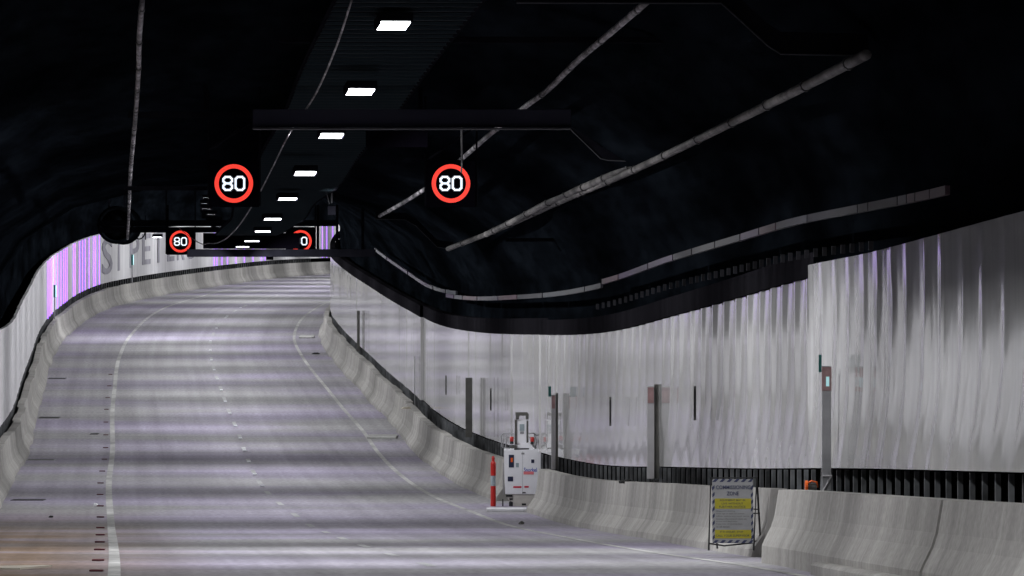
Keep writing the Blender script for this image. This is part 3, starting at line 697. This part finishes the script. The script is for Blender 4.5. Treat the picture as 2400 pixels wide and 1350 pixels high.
def put_text(txt, x0, x1, z0, z1, y, m, name, parent, bold=True):
    v, f = text_mesh(txt, bold); return obj(name, [(x0+(x1-x0)*a, y, z0+(z1-z0)*b) for a, b in v], f, m, parent)
put_text('Snorkel', (1228-1222)/LS, (1258-1222)/LS, (1195-1106)/LS, (1195-1096)/LS, -.003, M_BLUE, 'lettering', lift)
# ---------------- bollard
b = empty('bollard', P(1156, 1193, 115)); tag(b, 'red bollard with a grey-white reflective band on a black foot, beside the white lift', 'bollard')
MB().tube([(0, 0, .02), (0, 0, .47)], .055, 16).build('lower_tube', M_REDP, b, smooth=False)
MB().tube([(0, 0, .47), (0, 0, .68)], .050, 16).build('reflective_band', M_REFL, b)
MB().tube([(0, 0, .68), (0, 0, .93), (0, 0, .97), (0, 0, .975), (0, 0, 1.04), (0, 0, 1.08)], [.055, .055, .04, .03, .035, .02], 16).build('upper_tube', M_REDP, b)
MB().box(-.14, .68, -.12, .14, 0, .025, b=.008).build('base_plate', M_BLK, b)
# patches of light at barrier ends, put in as pale slabs
for x0, x1, y, s, lab in ((1140, 1234, 1203, 118, 'patch of light built as a pale flat strip on the road in front of the red bollard and lift'), (862, 930, 1023, 82, 'patch of light built as a pale flat strip on the road shoulder at the step of the far barrier'), (702, 736, 787, 56.6, 'patch of light built as a pale flat strip on the far road shoulder near the bend')):
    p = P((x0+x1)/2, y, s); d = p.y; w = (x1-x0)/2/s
    mb = MB(); mb.box(-w, w, -.35 if s > 100 else -.8, .35 if s > 100 else .8, .0, .05, b=.01); o = mb.build('light_patch_strip', M_WHITE if s > 100 else M_MARK); o.location = (p.x, d, ZR(d)+.004)
    o.rotation_euler = (math.atan(ZR(d+.5)-ZR(d-.5)), 0, 0); tag(o, lab, 'light patch')
# ---------------- folding notice
SS = 190.0
sg = empty('folding_notice', P(1718, 1290, SS)); tag(sg, 'black A-frame notice with striped border and two yellow bands reading commissioning zone', 'notice')
tilt = Matrix.Rotation(math.radians(-9), 4, 'X')
def sx(x): return (x-1720)/SS
def sz(y): return (1290-y)/SS
fr = MB(); fr.tube([(sx(1663), 0, 0), (sx(1669), 0, sz(1119)), (sx(1777), 0, sz(1119)), (sx(1768), 0, 0)], .014, 6); fr.tube([(sx(1665), 0, sz(1274)), (sx(1700), 0, sz(1279)), (sx(1768), 0, sz(1272))], .011, 6)
fr.v = [tilt @ v for v in fr.v]; fr.build('front_frame', M_BLK, sg)
bk = MB(); bk.tube([(sx(1777), .13, sz(1122)), (sx(1790), .50, 0)], .012, 6); bk.tube([(sx(1672), .13, sz(1122)), (sx(1687), .50, 0)], .012, 6); bk.tube([(sx(1785), .4, sz(1272)), (sx(1690), .4, sz(1272))], .009, 6); bk.build('rear_frame', M_BLK, sg)
ar = MB(); ar.tube([(sx(1770), .10, sz(1194)), (sx(1784), .30, sz(1196))], .008, 6); ar.tube([(sx(1770), .12, sz(1204)), (sx(1785), .32, sz(1206))], .008, 6); ar.build('stay', M_BLK, sg)
x0, x1, z0, z1 = sx(1672), sx(1768), sz(1273), sz(1122)
bd = MB(); bd.box(x0, x1, -.012, .004, z0, z1); bd.v = [tilt @ v for v in bd.v]; board = bd.build('board', M_SIGNW, sg)
def onboard(mb_, name, m):
    mb_.v = [tilt @ v for v in mb_.v]; return mb_.build(name, m, board)
st = MB(); bw = .036
def para(ax, az, bx, bz, cx, cz, dx, dz): st.add([(ax, -.0145, az), (bx, -.0145, bz), (cx, -.0145, cz), (dx, -.0145, dz)], [(0, 1, 2, 3)])
k = 0; step = .088; xx = x0
while xx < x1-.05:
    for (za, zb) in ((z1-bw, z1), (z0, z0+bw)):
        para(xx, za, xx+.042, za, min(xx+.042+bw, x1), zb, min(xx+bw, x1), zb)
    xx += step
zz = z0+bw
while zz < z1-bw-.05:
    for (xa, xb) in ((x0, x0+bw*.8), (x1-bw*.8, x1)):
        para(xa, zz, xb, zz+.03, xb, zz+.072, xa, zz+.042)
    zz += step
onboard(st, 'striped_border', M_NAVY)
def band(ya, yb, name):
    m_ = MB(); m_.box(sx(1678), sx(1763), -.0150, -.0122, sz(yb), sz(ya)); return onboard(m_, name, M_YEL)
band(1168, 1192, 'yellow_band'); band(1242, 1262, 'yellow_band')
def line(txt, xa, xb, ya, yb, m, bold=True):
    v, f = text_mesh(txt, bold); o = obj('lettering', [tilt @ Vector((sx(xa)+(sx(xb)-sx(xa))*a, -.0165, sz(yb)+(sz(ya)-sz(yb))*b_)) for a, b_ in v], f, m, board)
line('COMMISSIONING', 1681, 1762, 1137, 1146, M_NAVY); line('ZONE', 1706, 1734, 1151.5, 1160.5, M_NAVY)
line('EQUIPMENT MAY BE', 1690, 1750, 1170, 1174.5, M_PRGREY); line('LIVE WITHOUT', 1694, 1745, 1177.5, 1182, M_PRGREY); line('FURTHER NOTICE', 1688, 1750, 1185, 1190, M_PRGREY)
for i, (t, xe) in enumerate([('All persons entering', 1725), ('must sign in with the permit', 1747), ('officer before any work starts', 1758), ('Contact the control room on', 1752), ('arrival and departure', 1730), ('Keep clear of moving plant', 1742), ('at all times', 1712)]):
    line(t, 1681, xe, 1196+i*6.1, 1199.6+i*6.1, M_PRGREY, False)
line('IF IN DOUBT, STOP', 1690, 1744, 1244.5, 1249.5, M_PRGREY); line('CALL YOUR SUPERVISOR', 1680, 1759, 1253, 1258, M_PRGREY)
# ---------------- orange reel and oddments on the barrier tops
r = empty('cable_reel', P(1902, 1156, 200)); tag(r, 'orange cable reel with a grey drum on the near barrier top', 'reel')
mb = MB(); mb.tube([(-.075, 0, .075), (-.045, 0, .075)], .075, 18); mb.build('side_disc', M_ORANGE, r)
MB().tube([(-.045, 0, .07), (.06, 0, .07)], .045, 14).build('drum', M_DGREY, r); MB().tube([(-.05, -.02, .12), (.0, -.03, .145), (.06, -.02, .13), (.07, 0, .07)], .012, 6).build('handle', M_ORANGE, r)
MB().tube([(.03, -.04, .04), (.10, -.03, .02), (.14, 0, .01)], .008, 6).build('cable_tail', M_BLK, r)
for x, y, s, lab, m in ((1470, 1130, 141, 'crumpled black rag lying on the barrier top left of the black box post', M_BLK), (1545, 1130, 146, 'small black rag on the barrier top at the foot of the black box post', M_BLK),
                        (953, 957, 82, 'small brown gloves on the barrier top at the far cladding step', M_TIMBER), (740, 829, 61, 'dark debris lying by the far right barrier foot', M_BLK)):
    bm = bmesh.new(); bmesh.ops.create_icosphere(bm, subdivisions=3, radius=.1); rd = random.Random(int(x))
    for v in bm.verts: v.co *= rd.uniform(.75, 1.15); v.co.x *= 1.5 if s < 90 else 1.3; v.co.z = max(v.co.z*.5, -.02)
    me = bpy.data.meshes.new('rag'); bm.to_mesh(me); bm.free(); me.materials.append(m)
    o = bpy.data.objects.new('debris' if y < 900 else 'rag', me); COL.objects.link(o); o.location = P(x, y, s); tag(o, lab, 'debris' if y < 900 else 'rag')
# ---------------- things on the road
mk = None; d = 44.5; n = 0
for y in (1340, 1315, 1290, 1272, 1255, 1238, 1213, 1187, 1160, 1133, 1105, 1077, 1050, 1020, 990, 960, 932, 905, 878):
    # station whose road surface is seen at this picture row
    a, b_ = 40., 190.
    for _ in range(50):
        m_ = (a+b_)/2
        if 675+F*(CZ-ZR(m_))/m_ > y: a = m_
        else: b_ = m_
    d = a
    if mk is None:
        o = MB().box(-.075, .075, -.06, .06, 0, .022, b=.012).build('road_stud', mat('dark_red_stud', (.10, .018, .026), .4)); mk = o.data
    else: o = bpy.data.objects.new('road_stud', mk); COL.objects.link(o)
    o.location = (LLx(d)-.19, d, ZR(d)+.002); o.rotation_euler = (math.atan(ZR(d+.5)-ZR(d-.5)), 0, 0)
    tag(o, 'small dark red road stud beside the left edge line', 'road stud', 'red road studs beside the left edge line')
mk = None
M_STUD = mat('white_stud', (.75, .75, .8), .3)
for y in (1140, 1113, 1083, 1057, 1028, 999, 970, 942, 915, 890, 868, 845, 822, 800, 770, 742, 722):
    a, b_ = 60., 240.
    for _ in range(50):
        m_ = (a+b_)/2
        if 675+F*(CZ-ZR(m_))/m_ > y: a = m_
        else: b_ = m_
    d = a if a > 123 else a
    if mk is None:
        o = MB().box(-.05, .05, -.3, .3, 0, .02, b=.006).build('road_stud', M_STUD); mk = o.data
    else: o = bpy.data.objects.new('road_stud', mk); COL.objects.link(o)
    o.location = (CLx(d), d, ZR(d)+.008); o.rotation_euler = (math.atan(ZR(d+.5)-ZR(d-.5)), 0, -math.atan((CLx(d+1)-CLx(d-1))/2))
    tag(o, 'small white reflective stud on the middle lane line', 'road stud', 'white road studs on the middle lane line')
def ground_d(y, lo, hi):
    a, b_ = lo, hi
    for _ in range(50):
        m_ = (a+b_)/2
        if 675+F*(CZ-ZR(m_))/m_ > y: a = m_
        else: b_ = m_
    return a
for x0, x1, y, lab in ((113, 155, 887, 'farthest dark slotted drain in the left shoulder'), (92, 140, 979, 'dark slotted drain in the left shoulder, second from the far end'), (212, 231, 1017, 'short dark mark plate in the left shoulder near the edge line'),
                       (28, 105, 1172, 'nearest dark slotted drain in the left shoulder'), (62, 130, 1078, 'grey slotted drain in the left shoulder, second nearest')):
    d = ground_d(y, 60, 200); s = F/d; w = (x1-x0)/2/s
    r = empty('slot_drain', (((x0+x1)/2-1200)/s, d, ZR(d)+.003)); r.rotation_euler = (math.atan(ZR(d+.5)-ZR(d-.5)), 0, 0); tag(r, lab, 'drain')
    MB().box(-w, w, -.35, .35, -.02, .006, b=.002).build('frame', M_GREY if y == 1078 else M_DRAIN, r); MB().box(-w*.9, w*.9, -.25, .25, .0065, .010).build('grate', M_BLK if y != 1078 else M_DGREY, r)
for x, y, sz_, m, lab in ((224, 1186, .05, M_WHITE, 'crumpled scrap of white paper on the left shoulder'), (119, 1213, .04, M_BLK, 'small black lump of litter on the left shoulder below the drains'), (1222, 1229, .05, M_DGREY, 'small dark stone on the right edge line below the lift')):
    d = ground_d(y, 50, 120 if y < 1200 else 110); s = F/d
    bm = bmesh.new(); bmesh.ops.create_icosphere(bm, subdivisions=2, radius=sz_); rd = random.Random(int(x))
    for v in bm.verts: v.co *= rd.uniform(.6, 1.3); v.co.z = max(v.co.z, -.01)
    me = bpy.data.meshes.new('litter'); bm.to_mesh(me); bm.free(); me.materials.append(m); o = bpy.data.objects.new('litter', me); COL.objects.link(o); o.location = ((x-1200)/s, d, ZR(d)+.01); tag(o, lab, 'litter')
d = ground_d(1334, 40, 80); s = F/d
o = MB().add([(-.35, 0, 0), (.12, -.05, 0), (.2, .1, 0), (.42, .5, 0), (.3, .55, 0), (-.35, .35, 0), (-.35, 0, .02), (.12, -.05, .02), (.2, .1, .02), (.42, .5, .02), (.3, .55, .02), (-.35, .35, .02)],
             [(5, 4, 3, 2, 1, 0), (6, 7, 8, 9, 10, 11)]+[(i, (i+1) % 6, 6+(i+1) % 6, 6+i) for i in range(6)]).build('broken_board', M_TIMBER)
o.location = ((28-1200)/s, d-.3, ZR(d)+.012); tag(o, 'flat pale broken board lying on the road at the bottom left corner', 'board')
